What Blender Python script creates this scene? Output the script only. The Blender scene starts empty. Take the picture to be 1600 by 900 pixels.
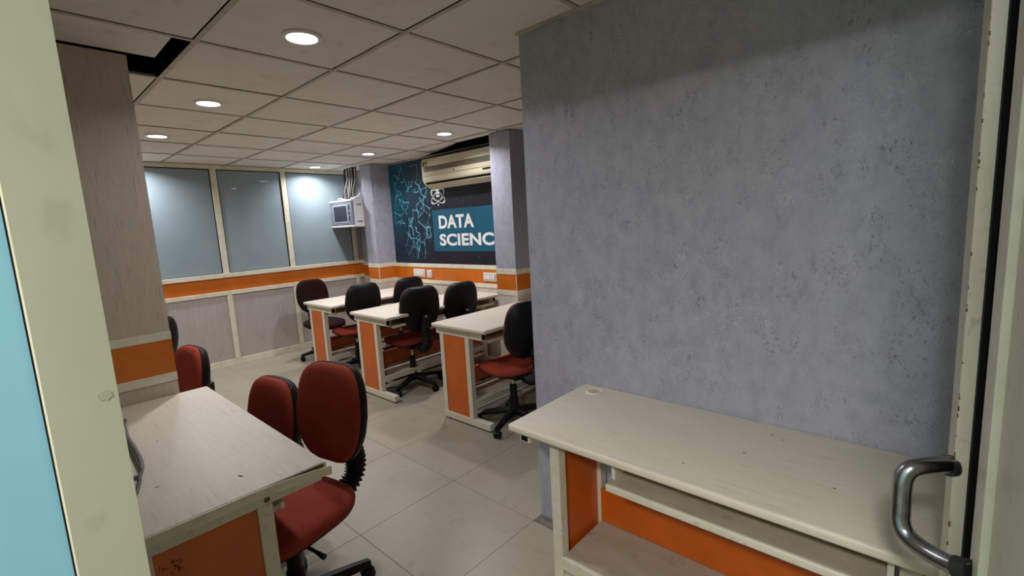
import bpy, bmesh, math, random
from mathutils import Matrix, Vector
random.seed(7)
PI = math.pi
SC = bpy.context.scene
COL = SC.collection
CAMZ = 1.463
CEIL = 2.2726

# ------------------------------------------------------------------ camera
def make_camera():
    f, yaw, pit, rol = 728.045, 0.739588541, -0.138667299, -0.0543096302
    F = Vector((math.cos(yaw)*math.cos(pit), math.sin(yaw)*math.cos(pit), math.sin(pit)))
    rt = Vector((math.sin(yaw), -math.cos(yaw), 0))
    up = rt.cross(F)
    r = math.cos(rol)*rt + math.sin(rol)*up
    u = -math.sin(rol)*rt + math.cos(rol)*up
    cam = bpy.data.cameras.new('camera')
    cam.sensor_fit = 'HORIZONTAL'; cam.sensor_width = 36
    cam.lens = f/1600*36
    cam.clip_start = 0.005; cam.clip_end = 50
    o = bpy.data.objects.new('camera', cam)
    m = Matrix((r, u, -F)).transposed().to_4x4()
    m.translation = (0, 0, CAMZ)
    o.matrix_world = m
    COL.objects.link(o)
    SC.camera = o
make_camera()

# ------------------------------------------------------------------ world, lights, exposure
w = bpy.data.worlds.new('world'); SC.world = w
w.use_nodes = True
w.node_tree.nodes['Background'].inputs[0].default_value = (0.75, 0.8, 0.85, 1)
w.node_tree.nodes['Background'].inputs[1].default_value = 0.05
SC.view_settings.view_transform = 'Standard'
SC.view_settings.look = 'None'
SC.view_settings.gamma = 1.0
SC.view_settings.use_curve_mapping = False
SC.view_settings.exposure = 0.2
DOWNLIGHT_W = 4.5
CORRIDOR_W = 48.0

# ------------------------------------------------------------------ helpers
def lin(c):
    out = []
    for v in c:
        v /= 255.0
        out.append(v/12.92 if v <= 0.04045 else ((v+0.055)/1.055)**2.4)
    return (*out, 1.0)

MATS = {}
def mat(name, c, rough=0.5, metal=0.0, spec=0.5, c2=None, scale=(6, 6, 6), detail=4, lo=0.35, hi=0.65,
        bump=0.0, bscale=None, emit=None, estr=0.0, coat=0.0, rnd=0.0, streak=None, streak_c=None):
    m = bpy.data.materials.new(name); m.use_nodes = True
    nt = m.node_tree; N = nt.nodes; L = nt.links
    b = N['Principled BSDF']
    b.inputs['Base Color'].default_value = lin(c)
    b.inputs['Roughness'].default_value = rough
    b.inputs['Metallic'].default_value = metal
    b.inputs['Specular IOR Level'].default_value = spec
    if coat: b.inputs['Coat Weight'].default_value = coat; b.inputs['Coat Roughness'].default_value = 0.015
    if emit is not None:
        b.inputs['Emission Color'].default_value = lin(emit); b.inputs['Emission Strength'].default_value = estr
    tc = None
    def coords(sc, off=0.0):
        nonlocal tc
        if tc is None: tc = N.new('ShaderNodeTexCoord')
        mp = N.new('ShaderNodeMapping'); L.new(tc.outputs['Object'], mp.inputs[0])
        mp.inputs['Scale'].default_value = sc; mp.inputs['Location'].default_value = (off, off, off)
        return mp
    col = None
    if c2 is not None:
        mp = coords(scale)
        nz = N.new('ShaderNodeTexNoise'); nz.inputs['Scale'].default_value = 1.0; nz.inputs['Detail'].default_value = detail
        nz.inputs['Roughness'].default_value = 0.62
        L.new(mp.outputs[0], nz.inputs['Vector'])
        if rnd:
            oi = N.new('ShaderNodeObjectInfo'); ad = N.new('ShaderNodeVectorMath'); ad.operation = 'ADD'
            sc2 = N.new('ShaderNodeMath'); sc2.operation = 'MULTIPLY'; sc2.inputs[1].default_value = 37.0
            L.new(oi.outputs['Random'], sc2.inputs[0]); L.new(mp.outputs[0], ad.inputs[0]); L.new(sc2.outputs[0], ad.inputs[1])
            L.new(ad.outputs[0], nz.inputs['Vector'])
        rp = N.new('ShaderNodeValToRGB')
        rp.color_ramp.elements[0].position = lo; rp.color_ramp.elements[0].color = lin(c)
        rp.color_ramp.elements[1].position = hi; rp.color_ramp.elements[1].color = lin(c2)
        L.new(nz.outputs['Fac'], rp.inputs[0]); col = rp.outputs[0]
    if streak is not None:
        mp = coords(streak, 3.1)
        nz = N.new('ShaderNodeTexNoise'); nz.inputs['Scale'].default_value = 1.0; nz.inputs['Detail'].default_value = 3
        L.new(mp.outputs[0], nz.inputs['Vector'])
        rp = N.new('ShaderNodeValToRGB')
        rp.color_ramp.elements[0].position = 0.60; rp.color_ramp.elements[0].color = (0, 0, 0, 1)
        rp.color_ramp.elements[1].position = 0.74; rp.color_ramp.elements[1].color = (1, 1, 1, 1)
        L.new(nz.outputs['Fac'], rp.inputs[0])
        mx = N.new('ShaderNodeMix'); mx.data_type = 'RGBA'
        L.new(rp.outputs[0], mx.inputs['Factor'])
        if col is not None: L.new(col, mx.inputs['A'])
        else: mx.inputs['A'].default_value = lin(c)
        mx.inputs['B'].default_value = lin(streak_c)
        col = mx.outputs['Result']
    if rnd and col is not None:
        oi = N.new('ShaderNodeObjectInfo'); mr = N.new('ShaderNodeMapRange')
        L.new(oi.outputs['Random'], mr.inputs['Value']); mr.inputs['To Min'].default_value = 1-rnd; mr.inputs['To Max'].default_value = 1+rnd
        hs = N.new('ShaderNodeHueSaturation'); L.new(mr.outputs[0], hs.inputs['Value']); L.new(col, hs.inputs['Color']); col = hs.outputs[0]
    if col is not None: L.new(col, b.inputs['Base Color'])
    if bump:
        mp = coords(bscale or scale, 1.7)
        nz = N.new('ShaderNodeTexNoise'); nz.inputs['Scale'].default_value = 1.0; nz.inputs['Detail'].default_value = 5
        L.new(mp.outputs[0], nz.inputs['Vector'])
        bp = N.new('ShaderNodeBump'); bp.inputs['Strength'].default_value = bump; bp.inputs['Distance'].default_value = 0.01
        L.new(nz.outputs['Fac'], bp.inputs['Height']); L.new(bp.outputs[0], b.inputs['Normal'])
    MATS[name] = m
    return m

def put(bm, name, material, parent=None, smooth=False, loc=None):
    me = bpy.data.meshes.new(name)
    bmesh.ops.recalc_face_normals(bm, faces=bm.faces)
    bm.to_mesh(me); bm.free()
    if smooth:
        me.polygons.foreach_set('use_smooth', [True]*len(me.polygons))
        if smooth != 'full' and hasattr(me, 'set_sharp_from_angle'):
            me.set_sharp_from_angle(angle=math.radians(40))
    me.materials.append(MATS[material])
    o = bpy.data.objects.new(name, me)
    COL.objects.link(o)
    if parent is not None: o.parent = parent
    if loc: o.location = loc
    return o

def link_copy(src, parent=None, loc=None, rz=None):
    o = src.copy(); COL.objects.link(o)
    o.parent = parent
    if loc is not None: o.location = loc
    if rz is not None: o.rotation_euler = (0, 0, rz)
    return o

def copy_tree(o, parent=None):
    c = o.copy(); COL.objects.link(c); c.parent = parent
    for ch in list(o.children): copy_tree(ch, c)
    return c

def tag(o, label, cat=None, group=None, kind=None):
    o['label'] = label
    if cat: o['category'] = cat
    if group: o['group'] = group
    if kind: o['kind'] = kind
    return o

def thing(name, label, cat, loc=(0, 0, 0), rz=0.0, group=None):
    o = bpy.data.objects.new(name, None); COL.objects.link(o)
    o.empty_display_size = 0.05
    o.location = loc; o.rotation_euler = (0, 0, rz)
    return tag(o, label, cat, group)

def box(bm, x0, x1, y0, y1, z0, z1, bev=0.0, seg=2):
    r = bmesh.ops.create_cube(bm, size=1.0)
    vs = r['verts']
    for v in vs:
        v.co = Vector(((x0+x1)/2 + v.co.x*(x1-x0), (y0+y1)/2 + v.co.y*(y1-y0), (z0+z1)/2 + v.co.z*(z1-z0)))
    if bev:
        es = list({e for v in vs for e in v.link_edges})
        bmesh.ops.bevel(bm, geom=es, offset=bev, segments=seg, affect='EDGES', profile=0.5)
    return vs

def B(*a, **k):
    bm = bmesh.new(); box(bm, *a, **k); return bm

def Bs(*boxes, bev=0.0):
    bm = bmesh.new()
    for b in boxes: box(bm, *b, bev=bev)
    return bm

def prism(bm, pts, axis, a0, a1):
    """extrude polygon pts (2D) along axis from a0 to a1"""
    def P(p, a):
        if axis == 'x': return (a, p[0], p[1])
        if axis == 'y': return (p[0], a, p[1])
        return (p[0], p[1], a)
    A = [bm.verts.new(P(p, a0)) for p in pts]; Bv = [bm.verts.new(P(p, a1)) for p in pts]
    n = len(pts)
    bm.faces.new(A); bm.faces.new(Bv[::-1])
    for i in range(n): bm.faces.new((A[i], A[(i+1) % n], Bv[(i+1) % n], Bv[i]))

def tube(bm, pts, rad, n=10, flat=1.0, cap=True):
    pts = [Vector(p) for p in pts]
    rings = []
    prev = None
    for i, p in enumerate(pts):
        t = (pts[min(i+1, len(pts)-1)] - pts[max(i-1, 0)]).normalized()
        if prev is None:
            a = Vector((0, 0, 1)) if abs(t.z) < 0.9 else Vector((0, 1, 0))
            s = t.cross(a).normalized()
        else:
            s = (prev - t*prev.dot(t)).normalized()
        prev = s
        q = t.cross(s)
        r = rad[i] if isinstance(rad, (list, tuple)) else rad
        rings.append([bm.verts.new(p + r*(math.cos(2*PI*k/n)*s*flat + math.sin(2*PI*k/n)*q)) for k in range(n)])
    for i in range(len(rings)-1):
        for k in range(n):
            bm.faces.new((rings[i][k], rings[i][(k+1) % n], rings[i+1][(k+1) % n], rings[i+1][k]))
    if cap:
        bm.faces.new(rings[0][::-1]); bm.faces.new(rings[-1])

def smooth_path(pts, per=6):
    pts = [Vector(p) for p in pts]; out = []
    for i in range(len(pts)-1):
        p0 = pts[max(i-1, 0)]; p1 = pts[i]; p2 = pts[i+1]; p3 = pts[min(i+2, len(pts)-1)]
        for k in range(per):
            t = k/per
            out.append(0.5*((2*p1) + (-p0+p2)*t + (2*p0-5*p1+4*p2-p3)*t*t + (-p0+3*p1-3*p2+p3)*t**3))
    out.append(pts[-1]); return out

def lathe(bm, prof, n=24, cx=0, cy=0):
    rings = []
    for r, z in prof:
        if r < 1e-6: rings.append([bm.verts.new((cx, cy, z))])
        else: rings.append([bm.verts.new((cx+r*math.cos(2*PI*k/n), cy+r*math.sin(2*PI*k/n), z)) for k in range(n)])
    for a, b in zip(rings, rings[1:]):
        for k in range(n):
            k2 = (k+1) % n
            if len(a) == 1 and len(b) == 1: continue
            if len(a) == 1: bm.faces.new((a[0], b[k2], b[k]))
            elif len(b) == 1: bm.faces.new((a[k], a[k2], b[0]))
            else: bm.faces.new((a[k], a[k2], b[k2], b[k]))

# ------------------------------------------------------------------ materials
mat('cream_paint', (162, 163, 141), 0.45, c2=(156, 156, 134), scale=(9, 9, 5), lo=0.4, hi=0.75, streak=(30, 30, 18), streak_c=(152, 152, 129))
mat('cream_post', (216, 208, 184), 0.4, c2=(206, 197, 172), scale=(20, 20, 5), lo=0.4, hi=0.75, streak=(60, 60, 40), streak_c=(176, 166, 140))
mat('cream_frame', (226, 220, 198), 0.4, c2=(205, 198, 174), scale=(14, 14, 14), lo=0.45, hi=0.8)
mat('metal_cream', (218, 212, 192), 0.4, c2=(204, 197, 175), scale=(18, 18, 18), lo=0.5, hi=0.85, streak=(60, 60, 60), streak_c=(192, 184, 162))
mat('blue_panel', (122, 172, 188), 0.35, c2=(128, 178, 194), scale=(3, 3, 3))
mat('rubber_and_shade_black', (6, 6, 7), 0.8, spec=0.2)  # real gaskets and dark slots, plus the painted shade beside the door post
mat('dark_void', (4, 4, 4), 1.0, spec=0.0)
mat('concrete_dark', (30, 28, 26), 1.0, spec=0.0)
mat('orange', (210, 112, 26), 0.38, c2=(198, 102, 20), scale=(7, 7, 7))
mat('orange_desk', (206, 100, 20), 0.4, c2=(194, 90, 16), scale=(7, 7, 7))
mat('laminate_pillar', (204, 188, 171), 0.5, c2=(190, 174, 157), scale=(95, 95, 5), lo=0.3, hi=0.75, streak=(190, 190, 10), streak_c=(156, 140, 124))
mat('laminate_panel', (184, 176, 169), 0.5, c2=(172, 163, 157), scale=(60, 60, 4), lo=0.3, hi=0.75, streak=(120, 120, 9), streak_c=(156, 146, 140))
mat('laminate_top', (222, 213, 195), 0.5, c2=(213, 203, 184), scale=(5.0, 90, 90), lo=0.3, hi=0.75, streak=(9, 150, 150), streak_c=(202, 191, 171))
mat('laminate_shelf', (188, 176, 156), 0.5, c2=(172, 159, 139), scale=(5, 14, 30), lo=0.35, hi=0.7, streak=(14, 14, 14), streak_c=(158, 145, 125))
mat('wall_lower', (222, 214, 198), 0.5, c2=(208, 198, 182), scale=(20, 20, 3))
mat('ceiling_tile', (236, 230, 223), 0.9, spec=0.1, c2=(230, 223, 215), scale=(5, 5, 5), lo=0.4, hi=0.75, rnd=0.03, streak=(9, 9, 9), streak_c=(221, 213, 204), bump=0.15, bscale=(300, 300, 300))
mat('grid_metal', (196, 186, 170), 0.55, c2=(164, 152, 136), scale=(12, 12, 12), lo=0.45, hi=0.75)
mat('floor_tile', (161, 153, 135), 0.36, spec=0.35, c2=(155, 146, 128), scale=(3.5, 3.5, 3.5), lo=0.4, hi=0.7, rnd=0.015, streak=(14, 14, 14), streak_c=(150, 141, 123))
mat('grout', (126, 116, 99), 0.9)
mat('cement', (128, 120, 110), 0.9, c2=(100, 94, 86), scale=(30, 30, 30))
mat('red_fabric', (150, 62, 46), 0.85, spec=0.15, c2=(136, 52, 39), scale=(8, 8, 8), lo=0.35, hi=0.7, bump=0.25, bscale=(260, 260, 260))
mat('maroon_fabric', (44, 20, 19), 0.9, spec=0.15, c2=(36, 17, 17), scale=(10, 10, 10), bump=0.2, bscale=(260, 260, 260))
mat('black_plastic', (12, 12, 13), 0.42, spec=0.3)
mat('black_vinyl', (11, 10, 11), 0.5, spec=0.25, bump=0.1, bscale=(90, 90, 90))
mat('chrome', (205, 205, 208), 0.14, metal=1.0)
mat('steel', (176, 178, 182), 0.26, metal=1.0, c2=(156, 156, 158), scale=(60, 60, 60))
mat('dark_collar', (52, 52, 50), 0.6, metal=0.3)
mat('frosted_glass', (146, 162, 168), 0.7, spec=0.2, coat=0.8, c2=(138, 155, 162), scale=(2.5, 2.5, 2.5))
mat('white_plastic', (232, 230, 222), 0.35)
mat('ac_plastic', (206, 196, 168), 0.28, spec=0.5)
mat('ac_band', (104, 95, 78), 0.35)
mat('rack_white', (214, 216, 214), 0.4)
mat('rack_grey', (120, 124, 138), 0.4)
mat('rack_glass', (34, 38, 50), 0.12, spec=0.6)
mat('cable_grey', (112, 108, 102), 0.5)
mat('cable_dark', (60, 58, 56), 0.5)
mat('cable_white', (226, 226, 224), 0.4)
mat('print_teal', (14, 86, 112), 0.45)
mat('print_white', (236, 236, 232), 0.45)
mat('print_cyan', (124, 218, 230), 0.5)
mat('print_cyan_dim', (30, 110, 134), 0.5)
mat('print_speck', (110, 140, 160), 0.5)
mat('diffuser', (255, 255, 255), 0.5, emit=(244, 246, 255), estr=14.0)
mat('ink', (40, 26, 18), 0.8)
mat('chip_brown', (120, 92, 62), 0.8, c2=(96, 70, 46), scale=(80, 80, 80))
mat('green_print', (74, 104, 60), 0.5)
mat('yellow_print', (200, 186, 96), 0.5)

def wallpaper():
    m = bpy.data.materials.new('grey_wallpaper'); m.use_nodes = True
    nt = m.node_tree; N = nt.nodes; L = nt.links; b = N['Principled BSDF']
    b.inputs['Roughness'].default_value = 0.5; b.inputs['Specular IOR Level'].default_value = 0.35
    tc = N.new('ShaderNodeTexCoord')
    def noise(scale, detail=5, off=0.0, rough=0.6, dist=0.0):
        mp = N.new('ShaderNodeMapping'); mp.inputs['Scale'].default_value = scale; mp.inputs['Location'].default_value = (off, off, off)
        L.new(tc.outputs['Object'], mp.inputs[0])
        n = N.new('ShaderNodeTexNoise'); n.inputs['Scale'].default_value = 1; n.inputs['Detail'].default_value = detail
        n.inputs['Roughness'].default_value = rough; n.inputs['Distortion'].default_value = dist
        L.new(mp.outputs[0], n.inputs['Vector']); return n.outputs['Fac']
    def ramp(src, stops):
        r = N.new('ShaderNodeValToRGB')
        while len(r.color_ramp.elements) < len(stops): r.color_ramp.elements.new(0.5)
        for e, (p, c) in zip(r.color_ramp.elements, stops): e.position = p; e.color = c
        L.new(src, r.inputs[0]); return r.outputs[0]
    def mix(fac, a, c):
        x = N.new('ShaderNodeMix'); x.data_type = 'RGBA'
        L.new(fac, x.inputs['Factor']); L.new(a, x.inputs['A']); x.inputs['B'].default_value = c
        return x.outputs['Result']
    K = (0, 0, 0, 1); W = (1, 1, 1, 1)
    base = ramp(noise((20, 20, 13), 9, 0.0, 0.72), [(0.3, lin((153, 154, 167))), (0.52, lin((168, 169, 182))), (0.75, lin((179, 180, 192)))])
    flecks = ramp(noise((70, 70, 46), 5, 5.0, 0.75, 2.0), [(0.54, K), (0.66, W)])
    mask = ramp(noise((11, 11, 9), 5, 9.0), [(0.45, K), (0.60, (0.9, 0.9, 0.9, 1))])
    mm = N.new('ShaderNodeMath'); mm.operation = 'MULTIPLY'; L.new(flecks, mm.inputs[0]); L.new(mask, mm.inputs[1])
    c1 = mix(mm.outputs[0], base, lin((96, 96, 107)))
    # pale thread-like creases
    th = noise((16, 16, 22), 2, 21.0, 0.5, 2.5)
    sb = N.new('ShaderNodeMath'); sb.operation = 'SUBTRACT'; L.new(th, sb.inputs[0]); sb.inputs[1].default_value = 0.5
    ab = N.new('ShaderNodeMath'); ab.operation = 'ABSOLUTE'; L.new(sb.outputs[0], ab.inputs[0])
    line = ramp(ab.outputs[0], [(0.0, W), (0.022, K)])
    mk2 = ramp(noise((7, 7, 7), 4, 31.0), [(0.52, K), (0.64, (0.7, 0.7, 0.7, 1))])
    m2 = N.new('ShaderNodeMath'); m2.operation = 'MULTIPLY'; L.new(line, m2.inputs[0]); L.new(mk2, m2.inputs[1])
    c2 = mix(m2.outputs[0], c1, lin((202, 202, 208)))
    L.new(c2, b.inputs['Base Color'])
    bp = N.new('ShaderNodeBump'); bp.inputs['Strength'].default_value = 0.35; bp.inputs['Distance'].default_value = 0.004
    L.new(noise((60, 60, 40), 5, 2.0), bp.inputs['Height']); L.new(bp.outputs[0], b.inputs['Normal'])
    MATS['grey_wallpaper'] = m
wallpaper()

def mural_mat():
    m = bpy.data.materials.new('mural_print'); m.use_nodes = True
    nt = m.node_tree; N = nt.nodes; L = nt.links; b = N['Principled BSDF']
    b.inputs['Roughness'].default_value = 0.45
    tc = N.new('ShaderNodeTexCoord'); sp = N.new('ShaderNodeSeparateXYZ'); L.new(tc.outputs['Object'], sp.inputs[0])
    # printed teal cloud in the mural's upper left, dark navy elsewhere
    mr = N.new('ShaderNodeMapRange'); L.new(sp.outputs['Y'], mr.inputs['Value'])
    mr.inputs['From Min'].default_value = 4.25; mr.inputs['From Max'].default_value = 5.1
    nz = N.new('ShaderNodeTexNoise'); nz.inputs['Scale'].default_value = 3.0; nz.inputs['Detail'].default_value = 3; L.new(tc.outputs['Object'], nz.inputs['Vector'])
    zr = N.new('ShaderNodeMapRange'); L.new(sp.outputs['Z'], zr.inputs['Value'])
    zr.inputs['From Min'].default_value = 1.0; zr.inputs['From Max'].default_value = 2.2; zr.inputs['To Min'].default_value = 0.35; zr.inputs['To Max'].default_value = 1.5
    a = N.new('ShaderNodeMath'); a.operation = 'MULTIPLY'; L.new(mr.outputs[0], a.inputs[0]); L.new(nz.outputs['Fac'], a.inputs[1])
    a2 = N.new('ShaderNodeMath'); a2.operation = 'MULTIPLY'; L.new(a.outputs[0], a2.inputs[0]); L.new(zr.outputs[0], a2.inputs[1])
    r = N.new('ShaderNodeValToRGB')
    r.color_ramp.elements[0].position = 0.0; r.color_ramp.elements[0].color = lin((13, 15, 30))
    r.color_ramp.elements[1].position = 0.75; r.color_ramp.elements[1].color = lin((8, 92, 112))
    e = r.color_ramp.elements.new(0.25); e.color = lin((10, 38, 62))
    L.new(a2.outputs[0], r.inputs[0]); L.new(r.outputs[0], b.inputs['Base Color'])
    MATS['mural_print'] = m
mural_mat()

# ================================================================== STRUCTURE
def struct(bm, name, m, label=None, parent=None, smooth=False):
    o = put(bm, name, m, parent, smooth)
    if parent is None:
        o['kind'] = 'structure'
        if label: o['label'] = label
    return o

X_L, X_R, Y_F = 0.065, 3.47, 5.98        # left wall face, mural wall face, window wall face

# floor
fl = struct(B(-1.7, 3.6, -1.4, 6.1, -0.08, -0.004), 'floor', 'grout', 'beige square floor tiles of the training room')
tile0 = None
for i in range(-5, 6):
    for j in range(-4, 10):
        x0 = 1.0 + 0.6*i; y0 = 0.8 + 0.6*j
        if x0 < -1.6 or x0 > 3.45 or y0 < -1.3 or y0 > 5.95: continue
        if x0 > 1.59 and y0 < 0.79: continue
        if x0 < -0.15 and y0 > 0.5: continue
        if tile0 is None:
            tile0 = put(B(0.0012, 0.5988, 0.0012, 0.5988, -0.004, 0.0), 'floor_tile', 'floor_tile', fl, loc=(x0, y0, 0)); continue
        link_copy(tile0, fl, (x0, y0, 0))
put(B(1.598, 1.668, 1.28, 1.400, -0.003, 0.002), 'cement_patch', 'cement', fl)

# ceiling: plenum shell + tiles + runners
bm = bmesh.new()
for b in ((-1.7, 3.6, -1.4, 6.1, 2.56, 2.62), (-1.7, -1.62, -1.4, 6.1, 2.28, 2.56), (3.52, 3.6, -1.4, 6.1, 2.28, 2.56),
          (-1.62, 3.52, -1.4, -1.32, 2.28, 2.56), (-1.62, 3.52, 6.02, 6.1, 2.28, 2.56)):
    box(bm, *b)
ce = struct(bm, 'ceiling', 'concrete_dark', 'suspended ceiling of square off-white tiles')
TX = [0.075 + 0.6*k for k in range(0, 6)] + [3.47]
TY = [0.4606 + 0.615034*k for k in range(-1, 10)]
TY[-1] = 5.985
TZ0, TZ1 = 2.2765, 2.290
proto = {}
for i in range(len(TX)-1):
    for j in range(len(TY)-1):
        x0, x1, y0, y1 = TX[i], TX[i+1], TY[j], TY[j+1]
        if x0 > 1.7 and y1 < 1.30: continue
        sx, sy = x1-x0, y1-y0
        if i == 0 and 2.2 < y0 < 2.4:      # broken tile beside the column: short piece, open gap around it
            put(B(x0+.013, 0.598, y0+.010, 2.622, TZ0, TZ1), 'ceiling_tile', 'ceiling_tile', ce); continue
        if i == 5 and 3.0 > y0 > 2.8:
            bm = bmesh.new(); prism(bm, [(x0+.012, y0+.012), (3.19, y0+.012), (3.20, y1-.012), (x0+.012, y1-.012)], 'z', TZ0, TZ1)
            put(bm, 'ceiling_tile', 'ceiling_tile', ce); continue
        if i == 5 and 3.6 > y0 > 3.5:
            bm = bmesh.new(); prism(bm, [(x0+.012, y0+.012), (3.20, y0+.012), (3.40, y1-.012), (x0+.012, y1-.012)], 'z', TZ0, TZ1)
            put(bm, 'ceiling_tile', 'ceiling_tile', ce); continue
        if i == 5 and 4.2 > y0 > 4.1:
            bm = bmesh.new(); prism(bm, [(x0+.012, y0+.012), (3.40, y0+.012), (3.465, 4.45), (3.465, y1-.012), (x0+.012, y1-.012)], 'z', TZ0, TZ1)
            put(bm, 'ceiling_tile', 'ceiling_tile', ce); continue
        key = (round(sx, 3), round(sy, 3))
        g = 0.0125
        jx, jy = random.uniform(-.0015, .0015), random.uniform(-.0015, .0015)
        if key not in proto:
            proto[key] = put(B(g, sx-g, g, sy-g, TZ0, TZ1), 'ceiling_tile', 'ceiling_tile', ce, loc=(x0+jx, y0+jy, 0)); continue
        link_copy(proto[key], ce, (x0+jx, y0+jy, random.uniform(-.0005, .001)), random.uniform(-.002, .002))
fw = 0.0105
for k, x in enumerate(TX[:-1]):
    y0 = -0.15 if x < 1.7 else 1.30
    put(B(x-fw, x+fw, y0, 5.98, CEIL-.0005, CEIL+.0015), 'grid_runner', 'grid_metal', ce)
for j, y in enumerate(TY[:-1]):
    x1 = 3.46 if y > 1.3 else 1.66
    if 3.0 < y < 4.3: x1 = 3.19 if y < 3.7 else 3.38
    segs = [(X_L, x1)]
    put(B(X_L+.01, x1, y-fw, y+fw, CEIL-.0002, CEIL+.0018), 'grid_runner', 'grid_metal', ce)
put(B(-1.62, 0.075, -1.32, 0.66, CEIL+.004, CEIL+.02), 'corridor_ceiling_panel', 'ceiling_tile', ce)
# wall angle along the grey wall and window wall
put(B(1.640, 1.662, -0.11, 1.40, CEIL-.004, CEIL+.001), 'wall_angle', 'grid_metal', ce)

# grey partition block on the right
struct(B(1.66, 3.47, -0.11, 1.395, 0, CEIL-.004), 'wall_right', 'grey_wallpaper', 'mottled grey wallpapered partition wall')
# left wall between corridor and room, header over the doorway
struct(B(0.012, X_L, 0.665, 6.06, 0, CEIL-.001), 'wall_left', 'cream_paint', 'cream wall behind the left desk')
struct(B(0.010, X_L, -0.40, 0.665, 2.125, CEIL+.004), 'wall_header', 'cream_paint', 'cream wall above the doorway')
j = struct(B(0.0128, 0.068, 0.640, 0.668, 0, 2.125), 'trim_1', 'cream_paint', 'broad cream door jamb beside the light blue panel')
struct(B(0.010, 0.065, -0.40, -0.125, 0, 2.125), 'trim_2', 'cream_paint', 'cream hinge-side door jamb')
wc = struct(B(-1.66, 0.0098, 0.652, 0.72, 0, CEIL), 'wall_corridor', 'blue_panel', 'plain light blue panel left of the door jamb')
put(B(0.0098, 0.0113, 0.646, 0.664, 0, 2.12), 'black_seal', 'rubber_and_shade_black', wc)
put(B(0.0113, 0.0128, 0.641, 0.664, 0, 2.12), 'glazing_bead', 'cream_frame', wc)
struct(B(-1.70, -1.62, -1.4, 0.66, 0, CEIL), 'wall_corridor_back', 'cream_paint', 'cream corridor wall behind the viewer')
struct(B(-1.62, 0.012, -1.40, -1.32, 0, CEIL), 'wall_corridor_side', 'cream_paint', 'cream corridor side wall')
struct(B(0.065, 1.662, -0.22, -0.112, 0, CEIL), 'wall_side', 'cream_paint', 'cream side wall behind the open door')
struct(B(0.010, 0.065, -1.32, -0.40, 0, CEIL), 'wall_door_side', 'cream_paint', 'cream wall beside the doorway')

# door post at the end of the grey wall, black strip painting the gap's shade, open door leaf with handle
tp = struct(B(0.920, 1.115, -0.1115, -0.0395, 0, 2.20, bev=0.0012), 'trim_3', 'cream_post', 'narrow chipped cream post between grey wall and black gap')
put(B(0.888, 0.9195, -0.1115, -0.0558, 0, 2.20), 'gap_shade_strip', 'rubber_and_shade_black', tp)  # black strip paints the shade in the gap between post and leaf
d1 = struct(B(0.075, 0.757, -0.108, -0.070, 0.01, 2.10, bev=0.001), 'door_1', 'cream_post', 'cream door leaf standing open against the side wall')
put(B(0.7572, 0.864, -0.1075, -0.0615, 0.01, 2.10, bev=0.0012), 'edge_stile', 'cream_frame', d1)
hz = CAMZ
hp = smooth_path([(0.925, -0.0370, hz-.398), (0.910, -0.020, hz-.398), (0.895, -0.003, hz-.399), (0.886, 0.008, hz-.403), (0.882, 0.0145, hz-.414), (0.880, 0.0165, hz-.430), (0.880, 0.0165, hz-.470),
                  (0.878, 0.0160, hz-.486), (0.874, 0.0110, hz-.500), (0.866, 0.000, hz-.508), (0.852, -0.018, hz-.510), (0.834, -0.040, hz-.506), (0.822, -0.060, hz-.501)], 5)
bm = bmesh.new(); tube(bm, hp, 0.0128, 18)
hd = put(bm, 'pull_handle', 'steel', d1, 'full'); hd['label'] = 'bent tubular steel pull handle'
bm = bmesh.new(); tube(bm, [(0.830, -0.046, hz-.505), (0.822, -0.0605, hz-.500)], 0.0155, 18)
put(bm, 'handle_collar', 'dark_collar', hd, True)
bm = bmesh.new(); tube(bm, [(0.922, -0.032, hz-.401), (0.928, -0.0393, hz-.401)], 0.0155, 18)
put(bm, 'handle_collar', 'dark_collar', hd, True)

# --------------------------------------------------------- window wall
ww = struct(B(X_L, 3.47, Y_F, 6.06, 0, CEIL), 'wall_far', 'laminate_panel', 'low panelled wall under the three frosted windows')
WX = [0.98, 1.735, 2.485, 3.355]         # batten / mullion centres
put(B(X_L, 3.47, Y_F-.012, Y_F, 0.868, 1.022), 'orange_band', 'orange', ww)
put(B(X_L, 3.47, Y_F-.024, Y_F, 0.822, 0.868, bev=.003), 'dado_rail', 'cream_frame', ww)
put(B(X_L, 3.47, Y_F-.020, Y_F, 0.0, 0.075, bev=.003), 'skirting', 'cream_frame', ww)
for x in WX:
    put(B(x-.027, x+.027, Y_F-.022, Y_F, 0.075, 0.822, bev=.002), 'batten', 'cream_frame', ww)
edges = [X_L] + WX
for a, b in zip(edges, edges[1:]):
    put(B(a+.03, b-.03, Y_F-.008, Y_F, 0.078, 0.819), 'laminate_panel', 'laminate_panel', ww)
put(B(X_L, 3.47, Y_F-.035, Y_F, 1.022, 1.072, bev=.004), 'sill_rail', 'cream_frame', ww)
put(B(X_L, 3.47, Y_F-.030, Y_F, 2.228, CEIL, bev=.003), 'head_rail', 'cream_frame', ww)
lab = ['frosted window pane nearest the wood column', 'middle frosted window pane', 'frosted window pane behind the wall cabinet']
n = 0
wins = [(X_L, 0.98)] + list(zip(WX, WX[1:]))
for k, (a, b) in enumerate(wins):
    if k == 0: continue
    o = struct(B(a+.034, b-.034, Y_F-.014, Y_F-.004, 1.072, 2.228), 'window_%d' % k, 'frosted_glass', lab[k-1])
    for bb in ((a+.030, a+.039, Y_F-.018, Y_F, 1.070, 2.230), (b-.041, b-.030, Y_F-.018, Y_F, 1.070, 2.230),
               (a+.039, b-.041, Y_F-.018, Y_F, 2.218, 2.230), (a+.039, b-.041, Y_F-.018, Y_F, 1.070, 1.077)): put(B(*bb), 'gasket', 'rubber_and_shade_black', o)
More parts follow.
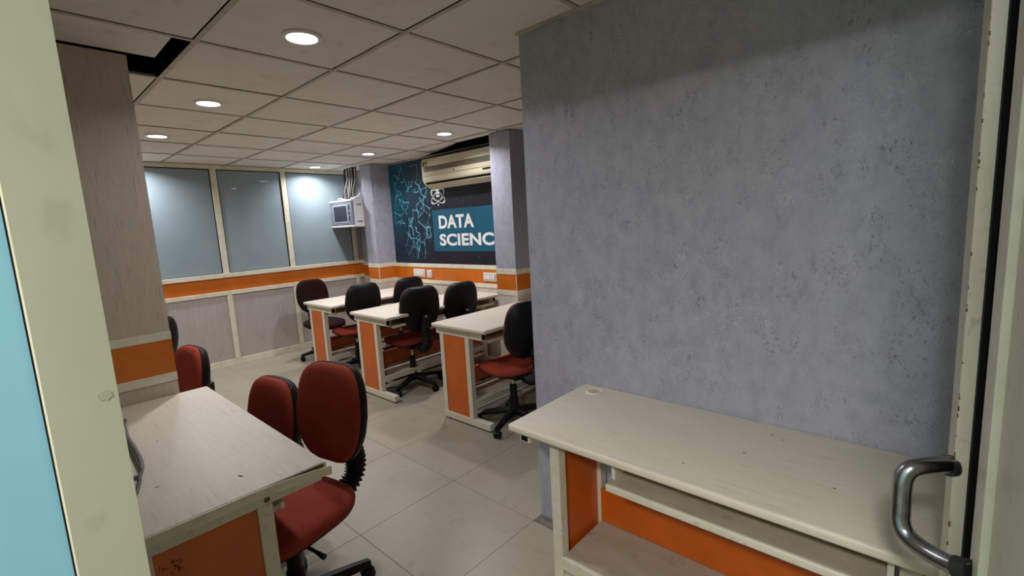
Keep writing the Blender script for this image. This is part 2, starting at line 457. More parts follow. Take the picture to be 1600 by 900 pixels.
for x in WX:
    put(B(x-.032, x+.030, Y_F-.030, Y_F, 1.070, 2.230, bev=.003), 'mullion', 'cream_frame', ww)

# --------------------------------------------------------- mural wall
mw = struct(B(X_R, 3.55, 1.38, 6.06, 0, CEIL), 'wall_back', 'wall_lower', 'wall with the printed mural and orange band')
put(B(X_R-.002, X_R, 5.40, Y_F, 1.03, CEIL), 'wallpaper', 'grey_wallpaper', mw)
put(B(X_R-.008, X_R, 1.40, Y_F, 0.838, 0.988), 'orange_band', 'orange', mw)
put(B(X_R-.014, X_R, 1.40, Y_F, 0.988, 1.034, bev=.003), 'trim_rail', 'cream_frame', mw)
put(B(X_R-.010, X_R, 1.40, Y_F, 0.795, 0.838, bev=.002), 'dado_rail', 'cream_frame', mw)

def column(name, x0, x1, y0, y1, label):
    c = struct(B(x0, x1, y0, y1, 1.045, CEIL-.003), name, 'grey_wallpaper', label)
    put(B(x0, x1, y0, y1, 0.0, 0.80), 'laminate_cladding', 'wall_lower', c)
    put(B(x0-.004, x1, y0-.004, y1+.004, 0.995, 1.045, bev=.002), 'trim_rail', 'cream_frame', c)
    put(B(x0-.001, x1, y0-.001, y1+.001, 0.848, 0.995), 'orange_band', 'orange', c)
    put(B(x0-.003, x1, y0-.003, y1+.003, 0.80, 0.848, bev=.002), 'dado_rail', 'cream_frame', c)
    put(B(x0-.0025, x0+.003, y0-.0025, y0+.003, 0.848, 0.995), 'corner_bead', 'cream_frame', c)
    return c
column('wall_column_far', 3.205, X_R-.001, 5.165, 5.40, 'grey wallpapered column between the cabinet and the mural')
column('wall_column_near', 3.135, X_R-.001, 2.80, 3.045, 'grey wallpapered column right of the air conditioner')

# wood laminate column on the left
lc = struct(B(X_L+.001, 0.498, 2.63, 2.98, 1.05, 2.268), 'wall_column_left', 'laminate_pillar', 'streaky wood laminate column behind the left desk')
put(B(X_L+.001, 0.498, 2.63, 2.98, 0.0, 0.815), 'laminate_cladding', 'laminate_pillar', lc)
put(B(X_L+.001, 0.500, 2.626, 2.982, 1.012, 1.05, bev=.002), 'trim_rail', 'cream_frame', lc)
put(B(X_L+.001, 0.499, 2.628, 2.981, 0.855, 1.012), 'orange_band', 'orange', lc)
put(B(X_L+.001, 0.500, 2.626, 2.982, 0.815, 0.855, bev=.002), 'trim_rail', 'cream_frame', lc)

# ================================================================== DOWNLIGHTS
def downlight_mesh():
    root = thing('downlight', 'x', 'ceiling light')
    bm = bmesh.new(); lathe(bm, [(0.0, .004), (.079, .004), (.080, -.002), (.076, -.0055), (.062, -.006), (.058, -.002), (.058, .003)], 36)
    put(bm, 'trim_ring', 'white_plastic', root, True)
    bm = bmesh.new(); lathe(bm, [(0.0, -.0015), (.057, -.0015), (.057, .001), (0, .001)], 36)
    put(bm, 'diffuser', 'diffuser', root, False)
    return root
D0 = downlight_mesh()
DL = [(0.979, 1.998, 'round lit downlight nearest the viewer, above the left desk'),
      (0.985, 3.285, 'round lit downlight second from viewer in left row'),
      (0.965, 4.495, 'round lit downlight third from viewer in left row'),
      (0.968, 5.70, 'round lit downlight by the window wall, hidden behind wood column'),
      (2.796, 3.26, 'round lit downlight closest to the air conditioner'),
      (2.808, 4.529, 'round lit downlight in right row, middle of three'),
      (2.785, 5.709, 'round lit downlight right in front of the third window')]
for k, (x, y, l) in enumerate(DL):
    o = D0 if k == 0 else copy_tree(D0)
    o.location = (x, y, CEIL); tag(o, l, 'ceiling light', 'recessed downlights')
    ld = bpy.data.lights.new('downlight_lamp', 'AREA'); ld.shape = 'DISK'; ld.size = 0.11
    ld.energy = DOWNLIGHT_W; ld.color = (0.95, 0.945, 1.0); ld.spread = math.radians(150)
    lo = bpy.data.objects.new('downlight_lamp', ld); COL.objects.link(lo); lo.parent = o; lo.location = (0, 0, -.008)
# corridor ceiling lamp behind the viewer
cl = thing('corridor_lamp', 'round lamp on the corridor ceiling behind the viewer', 'ceiling light', (-0.95, -0.13, CEIL+.004))
bm = bmesh.new(); lathe(bm, [(0, 0), (.14, 0), (.14, -.02), (.12, -.03), (0, -.03)], 32)
put(bm, 'diffuser', 'diffuser', cl)
ld = bpy.data.lights.new('corridor_lamp_light', 'AREA'); ld.shape = 'DISK'; ld.size = 0.22; ld.energy = CORRIDOR_W; ld.color = (1.0, 0.985, 0.975)
lo = bpy.data.objects.new('corridor_lamp_light', ld); COL.objects.link(lo); lo.parent = cl; lo.location = (0, 0, -.035)

# ================================================================== DESKS
def desk(name, label, loc, rz, L=1.2, D=0.57, e=0.035, fp=0.20, rp=None, tray_u=0.05, tray_v=0.05, be=None, bv=.065, tz=0.0, bz=.667):
    t = thing(name, label, 'desk', loc, rz)
    rp = D-.09 if rp is None else rp
    put(B(0, L, 0, D, 0.722, 0.75, bev=.009, seg=3), 'table_top', 'laminate_top', t, True)
    for s in (0, 1):
        def U(a, b): return (e+a, e+b) if s == 0 else (L-e-b, L-e-a)
        u0, u1 = U(0, .042)
        q0, q1 = (u0, u1) if be is None else ((be, be+.042) if s == 0 else (L-be-.042, L-be))
        bm = B(q0, q1, bv, D-.01, bz, .7215, bev=.002)
        bmn = put(bm, 'apron_beam', 'metal_cream', t)
        put(B(q0+.006, q1-.006, bv-.0015, bv+.001, bz+.005, .716), 'hollow_end', 'rubber_and_shade_black', bmn)
        put(B(u0, u1, fp, fp+.042, .06, bz, bev=.002), 'front_post', 'metal_cream', t)
        put(B(u0, u1, rp, rp+.042, .06, bz, bev=.002), 'rear_post', 'metal_cream', t)
        a, b = U(.006, .024)
        put(B(a, b, fp+.042, rp, .06, bz), 'end_panel', 'orange_desk', t)
        fb = put(B(u0-.002, u1+.002, .03, D-.04, .012, .062, bev=.003), 'foot_beam', 'metal_cream', t)
        for v in (.07, D-.09):
            bm = bmesh.new(); lathe(bm, [(0, 0), (.018, 0), (.018, .008), (.008, .012), (0, .012)], 10, (u0+u1)/2, v)
            put(bm, 'levelling_foot', 'black_plastic', fb)
    i0, i1 = e+.043, L-e-.043
    put(B(i0, i1, rp-.004, rp+.012, .19, .335), 'modesty_panel', 'orange_desk', t)
    put(B(i0, i1, fp+.015, rp-.005, .165, .188), 'lower_shelf', 'laminate_shelf', t)
    put(B(i0, i1, fp-.004, fp+.014, .140, .190, bev=.003), 'shelf_rail', 'metal_cream', t)
    put(B(i0, i1, fp+.004, fp+.030, .085, .115, bev=.003), 'foot_rail', 'metal_cream', t)
    put(B(i0, i1, D-.05, D-.032, .60, .70, bev=.002), 'back_rail', 'metal_cream', t)
    # keyboard tray hanging under the top
    ku0, ku1 = tray_u+e, L-.05-e
    tr = put(B(ku0, ku1, tray_v, tray_v+.33, .610+tz, .628+tz, bev=.004), 'keyboard_tray', 'laminate_shelf', t)
    put(B(ku0, ku1, tray_v-.014, tray_v+.002, .606+tz, .631+tz, bev=.006, seg=3), 'tray_edge', 'metal_cream', tr, True)
    for u in (ku0, ku1-.012):
        put(B(u, u+.012, tray_v+.03, tray_v+.32, .6285+tz, .7215), 'tray_hanger', 'metal_cream', tr)
    return t

desk('computer_desk', 'cream topped desk with orange end panel, farthest row by the windows', (2.12, 4.345, 0), 0, L=1.30, D=.605, fp=.235, tz=.035, tray_u=.045)
desk('computer_desk', 'cream topped desk with orange end panel, middle row under the mural', (2.06, 3.285, 0), 0, L=1.38, D=.590, fp=.225, tz=.035, tray_u=.045)
desk('computer_desk', 'cream topped desk with orange end panel, nearest row beside grey wall', (2.130, 2.222, 0), 0, L=1.30, D=.570, fp=.20, tz=.035, tray_u=.045)
dr = desk('computer_desk', 'cream desk against the grey wall with round cable grommet', (1.146, 1.105, 0), -PI/2, L=1.2, D=.512, e=.072, fp=.145, rp=.43, tray_u=.30, tray_v=.055, be=.010, bv=.055)
dl = desk('computer_desk', 'cream desk in left foreground with peeling edge band', (.612, 1.392, 0), PI/2, L=1.236, D=.54, e=.008, fp=.168, rp=.455, bv=.018, tray_v=.13, tz=.02, bz=.691)
# grommet on right desk: local u = 1.105-Y, v = X-1.146
bm = bmesh.new(); lathe(bm, [(.026, .7505), (.026, .754), (.034, .7545), (.037, .7505)], 28, 0.088, 0.440)
g = put(bm, 'grommet', 'cream_frame', dr, True)
bm = bmesh.new(); lathe(bm, [(0, .7512), (.026, .7512), (.026, .7505), (0, .7505)], 24, 0.088, 0.440)
put(bm, 'grommet_cap', 'laminate_shelf', g)
# peeling edge band on the near end of the left desk (local u=0 face)
bm = bmesh.new()
N = 22; A = []
for k in range(N+1):
    v = -0.003 + (0.540)*k/N
    q = max(0.0, 1-v/0.26)
    out = -0.002 - 0.018*q**2
    dz = -0.010*q**2
    A.append([bm.verts.new((out+a, v, z+dz)) for a, z in ((0, .7215), (-.0025, .7215), (-.0025, .7495), (0, .7495))])
for a, b in zip(A, A[1:]):
    for k in range(4): bm.faces.new((a[k], a[(k+1) % 4], b[(k+1) % 4], b[k]))
bm.faces.new(A[0]); bm.faces.new(A[-1][::-1])
put(bm, 'edge_band', 'cream_frame', dl, True)['label'] = 'cream edge band peeling off the corner'
put(B(-.0012, .0008, .012, .20, .726, .7465), 'bare_chipboard_edge', 'chip_brown', dl)
bm = bmesh.new(); lathe(bm, [(0, 0), (.0085, 0), (.0085, .0012), (0, .0012)], 18)
for v in bm.verts: v.co = Vector((.0078 - v.co.z, v.co.x + .182, v.co.y + .706))
put(bm, 'screw_hole', 'chip_brown', dl)
bm = bmesh.new()
for k in range(16):
    v = .425 + random.uniform(-.03, .02); z = .640 + random.uniform(-.018, .018) - (0.43-v)*0.2
    a = random.uniform(0, PI); l = random.uniform(.003, .008)
    tube(bm, [(.0133, v-l*math.cos(a), z-l*math.sin(a)), (.0131, v, z+.002), (.0133, v+l*math.cos(a), z+l*math.sin(a))], .0006, 4)
put(bm, 'pen_scribble', 'ink', dl)['kind'] = 'stuff'

# ================================================================== CHAIRS
def cushion(outline, layers, xform):
    bm = bmesh.new(); rings = []
    n = len(outline)
    for s, h in layers:
        if s <= 0: rings.append([bm.verts.new(xform(0, 0, h))])
        else: rings.append([bm.verts.new(xform(p[0]*s, p[1]*s, h)) for p in outline])
    for a, b in zip(rings, rings[1:]):
        for k in range(n):
            k2 = (k+1) % n
            if len(a) == 1: bm.faces.new((a[0], b[k2], b[k]))
            elif len(b) == 1: bm.faces.new((a[k], a[k2], b[0]))
            else: bm.faces.new((a[k], a[k2], b[k2], b[k]))
    return bm

def sgnpow(v, p): return math.copysign(abs(v)**p, v)

def seat_outline(n=44):
    out = []
    for k in range(n):
        a = 2*PI*k/n
        x = .220*sgnpow(math.cos(a), .62); y = .212*sgnpow(math.sin(a), .62)
        y *= 1.0 + 0.06*x/.22           # slightly wider at the front
        out.append((x, y))
    return out

def back_outline(n=48):
    out = []
    for k in range(n):
        a = 2*PI*k/n
        y = .188*sgnpow(math.cos(a), .44); z = .198*sgnpow(math.sin(a), .52)
        t = z/.198
        w = 1.0 - 0.15*max(0, t)**1.5 - 0.34*max(0, -t)**2.2
        out.append((y*w, z))
    return out

def build_chair(front, group):
    r = thing('office_chair', 'x', 'chair', group=group)
    def seat_x(x, y, h):
        drop = -0.030*max(0, (x-.10)/.12)**2 - 0.006*(1-(y/.24)**2)*(1 if h > .44 else 0) + 0.010*max(0, (-x-.12)/.10)
        return (x, y, h+drop)
    so = seat_outline()
    seat = put(cushion(so, [(0, .415), (.9, .415), (.985, .424), (1.0, .440), (.985, .458), (.93, .470), (.8, .476), (.5, .478), (.25, .478), (0, .478)], seat_x), 'seat', front, r, 'full')
    put(cushion(so, [(0, .392), (.55, .394), (.86, .402), (.965, .416), (.99, .428), (.9, .43), (0, .43)], seat_x), 'seat_shell', 'black_plastic', r, 'full')
    bo = back_outline()
    T = math.radians(9)
    def back_x(off):
        def f(y, z, h):
            x = h + off + 0.9*y*y + 0.35*z*z - 0.006
            return (-.262 + x*math.cos(T) - z*math.sin(T), y, .745 + z*math.cos(T) + x*math.sin(T))
        return f
    put(cushion(bo, [(0, -.006), (.95, -.006), (.985, .004), (1.0, .018), (.985, .032), (.93, .043), (.8, .050), (.45, .054), (0, .055)], back_x(0)), 'backrest', front, r, 'full')
    sh = put(cushion(bo, [(0, -.040), (.4, -.039), (.75, -.035), (.93, -.026), (1.005, -.010), (1.018, .006), (1.012, .016), (.9, .012), (0, .012)], back_x(0)), 'backrest_shell', 'black_vinyl', r, 'full')
    # rear spine plate on the shell
    bm = bmesh.new(); tube(bm, smooth_path([(-.300, 0, .56), (-.314, 0, .63), (-.318, 0, .70)], 4), [.028]*8+[.016], 12, 1.5)
    put(bm, 'spine_cover', 'black_plastic', sh, True)
    # corrugated bellows between seat and backrest
    pth = smooth_path([(-.165, 0, .402), (-.240, 0, .392), (-.305, 0, .425), (-.328, 0, .490), (-.318, 0, .560), (-.300, 0, .630)], 16)
    rad = [.034 + .0060*math.cos(k*PI*0.5) for k in range(len(pth))]
    bm = bmesh.new(); tube(bm, pth, rad, 14, 1.25)
    put(bm, 'bellows', 'black_plastic', r, 'full')
    put(B(-.14, .12, -.07, .07, .365, .400, bev=.012), 'mechanism', 'black_plastic', r)
    bm = bmesh.new(); tube(bm, [(.04, .05, .385), (.04, .20, .378), (.04, .245, .372)], [.006, .006, .010], 8)
    put(bm, 'lift_lever', 'black_plastic', r, True)
    bm = bmesh.new(); lathe(bm, [(0, .16), (.0135, .16), (.0135, .385), (0, .385)], 16)
    put(bm, 'gas_rod', 'chrome', r, True)
    ups = [o for o in r.children]
    # base
    bm = bmesh.new(); lathe(bm, [(0, .07), (.040, .07), (.044, .10), (.036, .125), (.033, .19), (.033, .20), (.027, .205), (.027, .29), (.018, .30), (.015, .30), (.015, .08)], 24)
    put(bm, 'column_cover', 'black_plastic', r, True)
    leg = None
    for k in range(5):
        a = 2*PI*k/5 + .3
        if leg is None:
            bm = bmesh.new(); st = []
            for q in range(7):
                s = q/6; x = .03 + .255*s; z = .100 - .030*s**1.5; w_ = .026 - .008*s; h_ = .020 - .007*s
                st.append([bm.verts.new((x, y, zz)) for y, zz in ((-w_, z-h_), (w_, z-h_), (w_, z+h_*.3), (w_*.6, z+h_), (-w_*.6, z+h_), (-w_, z+h_*.3))])
            for p0, p1 in zip(st, st[1:]):
                for i in range(6): bm.faces.new((p0[i], p0[(i+1) % 6], p1[(i+1) % 6], p1[i]))
            bm.faces.new(st[0][::-1]); bm.faces.new(st[-1])
            leg = put(bm, 'leg', 'black_plastic', r, True)
            bm = bmesh.new()
            for sy in (-1, 1):   # twin wheels + hood + stem
                tube(bm, [(.275, sy*.008, .026), (.275, sy*.011, .026), (.275, sy*.021, .026), (.275, sy*.024, .026)], [.020, .0255, .0255, .020], 16)
            tube(bm, [(.285, 0, .03), (.285, 0, .075)], .008, 8)
            pts = [(.275 + .030*math.cos(t), .026 + .030*math.sin(t)) for t in [PI*(.05+.12*i) for i in range(8)]]
            prism(bm, [(x, z) for x, z in pts], 'y', -.0075, .0075)
            cst = put(bm, 'castor', 'black_plastic', leg, True)
            leg.rotation_euler = (0, 0, a)
        else:
            l2 = link_copy(leg, r, rz=a); link_copy(cst, l2)
    return r, ups

CH = {}
def chair(label, x, y, face, dz=0.0, spin=0.0, front='red_fabric', group='red and black office chairs'):
    if front not in CH:
        r, ups = build_chair(front, group); CH[front] = r
    else:
        r = copy_tree(CH[front])
        for o in r.children:
            nm = o.name.split('.')[0]
    r.location = (x, y, 0); r.rotation_euler = (0, 0, math.radians(face))
    for o in r.children:
        nm = o.name.split('.')[0]
        if nm not in ('column_cover', 'leg'): o.location = (0, 0, dz)
        if nm == 'leg': o.rotation_euler[2] += math.radians(spin)
        if nm == 'column_cover': pass
    tag(r, label, 'chair', group)
    return r

chair('red office chair at the near end of the left desk, whole backrest visible', .600, 1.742, 192, -.008, 354-192-17.2)
chair('red office chair second along the left desk, half hidden by desk top', .535, 2.22, 188, -.14)
chair('small red office chair just past the far corner of left desk', .475, 3.34, 188, -.13)
chair('black office chair mostly hidden behind the wood column', .60, 4.60, 128, -.055)
chair('office chair with black back at nearest desk row, cut by grey wall', 2.405, 2.235, 75, 0.0, 195-75-17.2)
chair('office chair with red seat at aisle end of middle desk row', 2.46, 3.54, 80, .02, 33.8)
chair('office chair at middle desk row, right one with black back', 2.885, 3.51, 86, .0, 216-86-17.2)
chair('office chair at aisle end of farthest desk row, black back', 2.45, 4.50, 86, 0.0)
chair('office chair at farthest desk row, nearest the wall switches', 3.02, 4.53, 88, -.01)
chair('dark office chair behind the farthest desk, facing the viewer by windows', 2.50, 5.33, 268, -.03, 170-268-17.2, 'maroon_fabric', 'dark office chairs')

# ================================================================== AIR CONDITIONER
ac = thing('air_conditioner', 'cream split air conditioner on the mural wall under the ceiling gap', 'air conditioner', (3.4640, 3.10, 1.88))
# local: x negative towards room, y along wall 0..1.115, z up
prof = [(0, .02), (0, .325), (-.17, .325), (-.205, .310), (-.212, .27), (-.212, .10), (-.200, .070), (-.165, .032), (-.12, .005), (-.06, 0)]
bm = bmesh.new(); prism(bm, prof, 'y', 0, 1.115)
bmesh.ops.bevel(bm, geom=[e for e in bm.edges if abs(e.verts[0].co.y-e.verts[1].co.y) < 1e-5], offset=.008, segments=2, affect='EDGES')
body = put(bm, 'body', 'ac_plastic', ac, True)
put(B(-.2135, -.2105, .05, 1.065, .178, .232), 'front_band', 'ac_band', ac)
put(B(-.2132, -.2118, .03, 1.085, .1305, .134), 'panel_seam', 'dark_collar', ac)
bm = bmesh.new(); prism(bm, [(-.203, .066), (-.197, .060), (-.172, .034), (-.178, .040)], 'y', .02, 1.07)
put(bm, 'outlet_slot', 'rubber_and_shade_black', ac)
bm = bmesh.new(); prism(bm, [(-.190, .040), (-.186, .044), (-.125, .002), (-.130, -.003)], 'y', .03, 1.06)
put(bm, 'louver', 'ac_plastic', ac)
put(B(-.2138, -.2115, .025, .165, .104, .122), 'display_window', 'rubber_and_shade_black', ac)
put(B(-.2132, -.2115, .575, .600, .148, .162, bev=.0005), 'emblem', 'dark_collar', ac)
st = put(B(-.2128, -.2115, 1.00, 1.10, .238, .290), 'sticker', 'yellow_print', ac)
bm = bmesh.new()
for y0, y1, z0, z1 in ((1.055, 1.09, .243, .285), (1.03, 1.05, .262, .284), (1.008, 1.026, .262, .284), (1.012, 1.048, .246, .252)):
    box(bm, -.2134, -.2127, y0, y1, z0, z1)
put(bm, 'sticker_print', 'green_print', st)['kind'] = 'stuff'

# ================================================================== MURAL
XM = X_R-.001
mu = tag(put(B(XM-.003, XM, 3.046, 5.163, 1.036, CEIL-.012), 'mural', 'mural_print'), 'dark blue printed mural reading DATA SCIENCE with glowing network lines', 'mural')
put(B(XM-.0042, XM-.003, 3.047, 4.352, 1.182, 1.656), 'title_panel', 'print_teal', mu)
def text(body_, yl, yr, zb, cap, parent, x, mtl, name):
    cu = bpy.data.curves.new('t', 'FONT'); cu.body = body_; cu.size = 1.0; cu.extrude = 0.0; cu.offset = 0.034
    cu.resolution_u = 6; cu.space_character = 1.03
    to = bpy.data.objects.new('t', cu); COL.objects.link(to)
    bpy.context.view_layer.update()
    me = bpy.data.meshes.new_from_object(to.evaluated_get(bpy.context.evaluated_depsgraph_get()))
    bpy.data.objects.remove(to)
    xs = [v.co.x for v in me.vertices]; ys = [v.co.y for v in me.vertices]
    x0, x1, y0, y1 = min(xs), max(xs), min(ys), max(ys)
    for v in me.vertices:
        u = (v.co.x-x0)/(x1-x0); h = (v.co.y-y0)/(y1-y0)
        v.co = Vector((x, yl + (yr-yl)*u, zb + cap*h))
    me.name = name; me.materials.append(MATS[mtl])
    o = bpy.data.objects.new(name, me); COL.objects.link(o); o.parent = parent
    return o
text('DATA', 4.243, 3.66, 1.441, .148, mu, XM-.0048, 'print_white', 'lettering')
text('SCIENCE', 4.247, 3.240, 1.245, .135, mu, XM-.0048, 'print_white', 'lettering')

def ribbon(bm, p, q, w_, x):
    p = Vector((0, *p)); q = Vector((0, *q)); d = (q-p)
    if d.length < 1e-5: return
    d.normalize(); nrm = Vector((0, -d.z, d.y))*w_/2
    vs = [bm.verts.new((x, a.y, a.z)) for a in (p-nrm, p+nrm, q+nrm, q-nrm)]
    bm.faces.new(vs)
def dot(bm, y, z, r, x, n=8):
    bm.faces.new([bm.verts.new((x, y+r*math.cos(2*PI*k/n), z+r*math.sin(2*PI*k/n))) for k in range(n)])
rng = random.Random(11)
cl_c = [(4.55, 1.93), (4.72, 1.90), (4.90, 1.88), (4.48, 1.72), (4.62, 1.62), (4.88, 1.62), (4.95, 1.55), (4.70, 1.48), (4.56, 1.40), (4.80, 1.33), (4.60, 1.24), (4.45, 1.45), (4.95, 1.80), (4.66, 2.05), (4.98, 2.08)]
P = []
for cy, cz in cl_c:
    for _ in range(11):
        P.append((min(5.12, max(4.40, rng.gauss(cy, .09))), min(2.2, max(1.10, rng.gauss(cz, .09)))))
b1 = bmesh.new(); b2 = bmesh.new(); b3 = bmesh.new()
for i, p in enumerate(P):
    ds = sorted((math.dist(p, q), j_) for j_, q in enumerate(P) if j_ != i)
    for k, (d, j_) in enumerate(ds[:4]):
        if d < .22:
            if k == 0 or rng.random() < .40: ribbon(b1, p, P[j_], rng.uniform(.002, .0055), XM-.0040)
            else: ribbon(b2, p, P[j_], rng.uniform(.002, .004), XM-.0037)
    if rng.random() < .5: dot(b1, *p, rng.uniform(.004, .009), XM-.0043)
for _ in range(150):
    y, z = rng.uniform(3.08, 5.14), rng.uniform(1.06, 2.2)
    if y < 4.37 and 1.16 < z < 1.68: continue
    dot(b3, y, z, rng.uniform(.002, .006), XM-.0036, 6)
for bb, nn, mm in ((b1, 'network_print', 'print_cyan'), (b2, 'network_print', 'print_cyan_dim'), (b3, 'speck_print', 'print_speck')): put(bb, nn, mm, mu)['kind'] = 'stuff'
# atom emblem with database stack
bm = bmesh.new()
cy, cz = 4.228, 1.826
def ell(a, b, rot, w_, oy=0, oz=0, n=40):
    pts = []
    for k in range(n):
        t = 2*PI*k/n; u, v = a*math.cos(t), b*math.sin(t)
        pts.append((cy+oy+u*math.cos(rot)-v*math.sin(rot), cz+oz+u*math.sin(rot)+v*math.cos(rot)))
    for k in range(n): ribbon(bm, pts[k], pts[(k+1) % n], w_, XM-.0046)
ell(.135, .052, math.radians(28), .009, 0, -.02); ell(.135, .052, math.radians(-28), .009, 0, -.02); ell(.105, .088, 0, .010, 0, .02)
for k in range(3):
    z = cz + .055 - k*.034
    box(bm, XM-.0049, XM-.0044, cy-.030, cy+.030, z-.013, z+.013, bev=0)
    dot(bm, cy, z+.012, .029, XM-.0047, 16) if k == 0 else None
for y, z in ((cy-.10, cz-.085), (cy+.10, cz-.085), (cy, cz-.115), (cy-.095, cz+.055), (cy+.095, cz+.055)): dot(bm, y, z, .012, XM-.0050, 12)
put(bm, 'emblem_print', 'print_white', mu)['kind'] = 'stuff'

# ================================================================== SWITCH BOARDS
def switchboard(label, y0, y1, z0, z1, mods):
    t = thing('switch_board', label, 'switch board', (X_R-.008, y0, z0), group='white switch boards on the orange band')
    W_, H_ = y1-y0, z1-z0
    put(B(-.014, 0, 0, W_, 0, H_, bev=.004), 'plate', 'white_plastic', t, True)
    put(B(-.0152, -.0135, .012, W_-.012, .014, H_-.014), 'inner_frame', 'rack_grey', t)
    wm = (W_-.032)/mods
    for k in range(mods):
        a = .016 + k*wm
        o = put(B(-.0195, -.0150, a+.002, a+wm-.002, .018, H_-.018, bev=.0015), 'rocker' if k % 3 != 1 else 'socket', 'white_plastic', t)
        if k % 3 == 1:
            bm = bmesh.new()
            for dy, dz_ in ((-.3, -.15), (.3, -.15), (0, .25)):
                dot(bm, a+wm/2+dy*wm*.6, H_/2+dz_*(H_-.04), .0035, -.0197)
            put(bm, 'pin_hole', 'rubber_and_shade_black', o)['kind'] = 'stuff'
switchboard('wide white switch board on orange band, left of the pair', 4.565, 4.785, .872, .964, 5)
switchboard('small square white switch board on orange band, right of the pair', 4.430, 4.520, .868, .958, 2)
switchboard('white switch board on orange band beside the grey column', 3.36, 3.552, .868, .956, 4)

# ================================================================== WALL CABINET
nc = thing('network_cabinet', 'small white wall cabinet with dark glass door in the corner', 'cabinet', (3.06, 5.405, 1.532))
put(B(.016, .40, 0, .560, .0, .325, bev=.006), 'body', 'rack_white', nc)
dd = put(B(-.004, .0155, .012, .548, .022, .305, bev=.004), 'door', 'rack_grey', nc)
put(B(-.007, -.0035, .135, .475, .060, .262), 'door_glass', 'rack_glass', dd)
for bb in ((-.008, -.0035, .128, .135, .053, .269), (-.008, -.0035, .475, .482, .053, .269), (-.008, -.0035, .135, .475, .262, .269), (-.008, -.0035, .135, .475, .053, .060)): put(B(*bb), 'glass_bezel', 'rack_white', dd)
bm = bmesh.new(); tube(bm, [(-.004, .085, .165), (-.014, .085, .165)], .011, 12); put(bm, 'lock', 'black_plastic', dd)
for bb in ((-.0055, -.0035, .070, .100, .20, .262), (-.0055, -.0035, .070, .100, .065, .125)): put(B(*bb), 'door_vent', 'dark_collar', dd)
put(B(-.010, .40, -.004, .564, .308, .334, bev=.008), 'top_cover', 'rack_white', nc)
put(B(-.010, .40, -.004, .564, -.012, .012, bev=.006), 'bottom_cover', 'rack_white', nc)
for z in (.255, .263, .271, .045, .053, .061): put(B(.055, .125, -.0012, .001, z, z+.004), 'side_vent', 'rubber_and_shade_black', nc)
# cables from the ceiling to the cabinet
CL = ['grey cable dropping to the cabinet, nearest the grey column', 'dark cable dropping to the cabinet, second from the grey column', 'grey cable dropping to the cabinet, third from the grey column',
      'grey cable dropping to the cabinet, fourth from the grey column', 'dark cable dropping to the cabinet, nearest the window']
for k in range(5):
    r_ = random.Random(40+k)
    y = 5.49 + .065*k; x = 3.14
    pts = smooth_path([(x, y, 1.867), (x+r_.uniform(0, .03), y+r_.uniform(-.02, .02), 1.98), (x+.04, y+r_.uniform(-.02, .02), 2.12), (x+.06, y, 2.274)], 6)
    bm = bmesh.new(); tube(bm, pts, r_.uniform(.012, .017), 8)
    tag(put(bm, 'data_cable', ('cable_grey', 'cable_dark', 'cable_grey', 'cable_grey', 'cable_dark')[k], None, True), CL[k], 'cable', 'cables above the corner cabinet')
bm = bmesh.new(); tube(bm, smooth_path([(3.09, 5.47, 1.876), (3.12, 5.44, 1.882), (3.16, 5.42, 1.90), (3.19, 5.412, 1.935)], 6), .011, 8)
tag(put(bm, 'white_cable', 'cable_white', None, True), 'short thick white cable curling on top of corner cabinet', 'cable')
bm = bmesh.new(); tube(bm, smooth_path([(3.10, 5.62, 1.873), (3.085, 5.70, 1.888), (3.09, 5.78, 1.892), (3.11, 5.84, 1.873)], 6), .006, 8)
tag(put(bm, 'white_cable', 'cable_white', None, True), 'thin white cable loop lying on the cabinet top', 'cable')

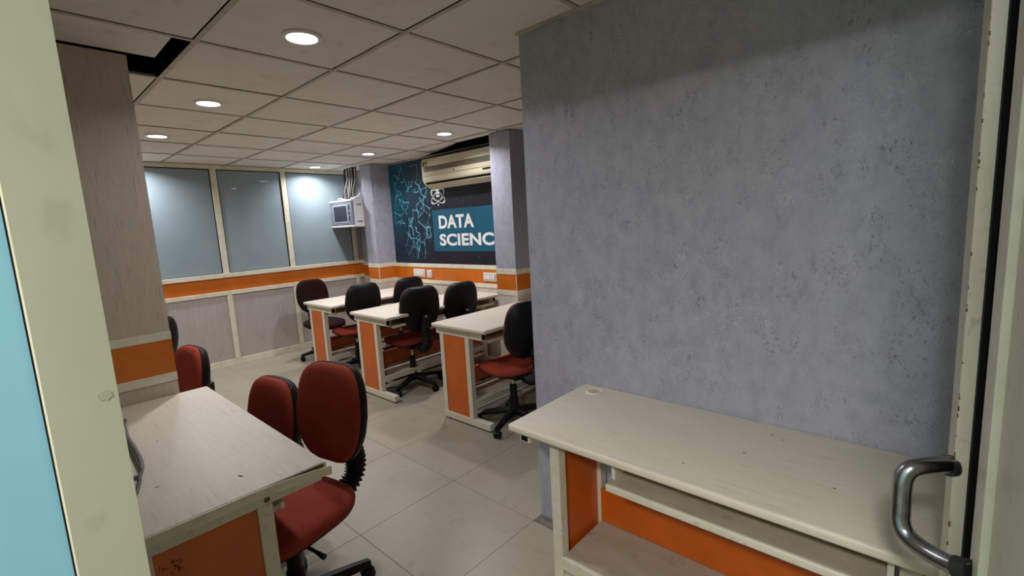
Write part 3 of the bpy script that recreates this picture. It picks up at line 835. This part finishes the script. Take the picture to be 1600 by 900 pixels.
# ================================================================== SMALL THINGS
bm = bmesh.new()
tube(bm, smooth_path([(.262, 2.40, .757), (.244, 2.303, .758), (.234, 2.158, .760), (.231, 1.998, .762), (.224, 1.864, .760), (.207, 1.786, .758), (.175, 1.765, .757), (.14, 1.76, .757)], 8), .0062, 8)
tag(put(bm, 'desk_cable', 'cable_grey', None, True), 'grey cable curving across the left desk top', 'cable')
bm = bmesh.new()
tube(bm, smooth_path([(.250, 2.36, .757), (.238, 2.20, .757), (.222, 2.03, .757), (.216, 1.90, .757), (.213, 1.80, .763), (.200, 1.74, .768), (.188, 1.697, .757), (.165, 1.63, .757), (.12, 1.58, .757)], 8), .0050, 8)
tag(put(bm, 'desk_cable', 'cable_dark', None, True), 'darker cable crossing under the grey one on left desk', 'cable')
# oval white plastic lid on the keyboard tray of the right desk
bm = bmesh.new(); lathe(bm, [(0, .004), (.030, .003), (.040, .006), (.043, .010), (.041, .0105), (.036, .007), (0, .006)], 28)
for v in bm.verts: v.co.x *= .62
o = put(bm, 'plastic_lid', 'white_plastic', None, True, loc=(1.316, .553, .629))
tag(o, 'flat oval white lid lying on the right desk keyboard tray', 'lid')

# scuffs and chips with shapes of their own
def blotch(cx, cy, rx, ry, seed, n=14):
    q = random.Random(seed)
    return [(cx+rx*(0.75+.4*q.random())*math.cos(2*PI*k/n), cy+ry*(0.75+.4*q.random())*math.sin(2*PI*k/n)) for k in range(n)]
mat('smudge', (148, 148, 127), 0.6)
bm = bmesh.new(); prism(bm, blotch(.0575, 1.306, .0065, .0060, 3), 'y', .6394, .6402)
put(bm, 'putty_smudge', 'smudge', j)
bm = bmesh.new()
for (x, y, l, a) in ((.404, 1.520, .006, .4), (.225, 1.66, .004, 1.2), (.41, 2.46, .004, .3), (.30, 2.05, .003, .9)):
    lx, ly = (1.392-y)*-1, .612-x
    prism(bm, [(lx+px*math.cos(a)-py*math.sin(a), ly+px*math.sin(a)+py*math.cos(a)) for px, py in blotch(0, 0, l*2, l*.5, int(x*1000))], 'z', .7501, .7504)
put(bm, 'scuff_mark', 'ink', dl)['kind'] = 'stuff'
bm = bmesh.new()
for (u, v, l) in ((.755, .43, .004), (.79, .41, .004), (.72, .26, .005), (.60, .10, .004), (.95, .2, .004)):
    prism(bm, blotch(u, v, l, l*.6, int(u*1000)), 'z', .7501, .7504)
put(bm, 'scuff_mark', 'chip_brown', dr)['kind'] = 'stuff'
bm = bmesh.new(); q = random.Random(5)
for k in range(46):
    z = q.uniform(.7, 2.0); h = q.uniform(.0015, .006)
    box(bm, .9196, .9210+q.uniform(0, .002), -.0400-q.uniform(0, .0012), -.0392, z, z+h)
put(bm, 'paint_chip', 'chip_brown', tp)['kind'] = 'stuff'
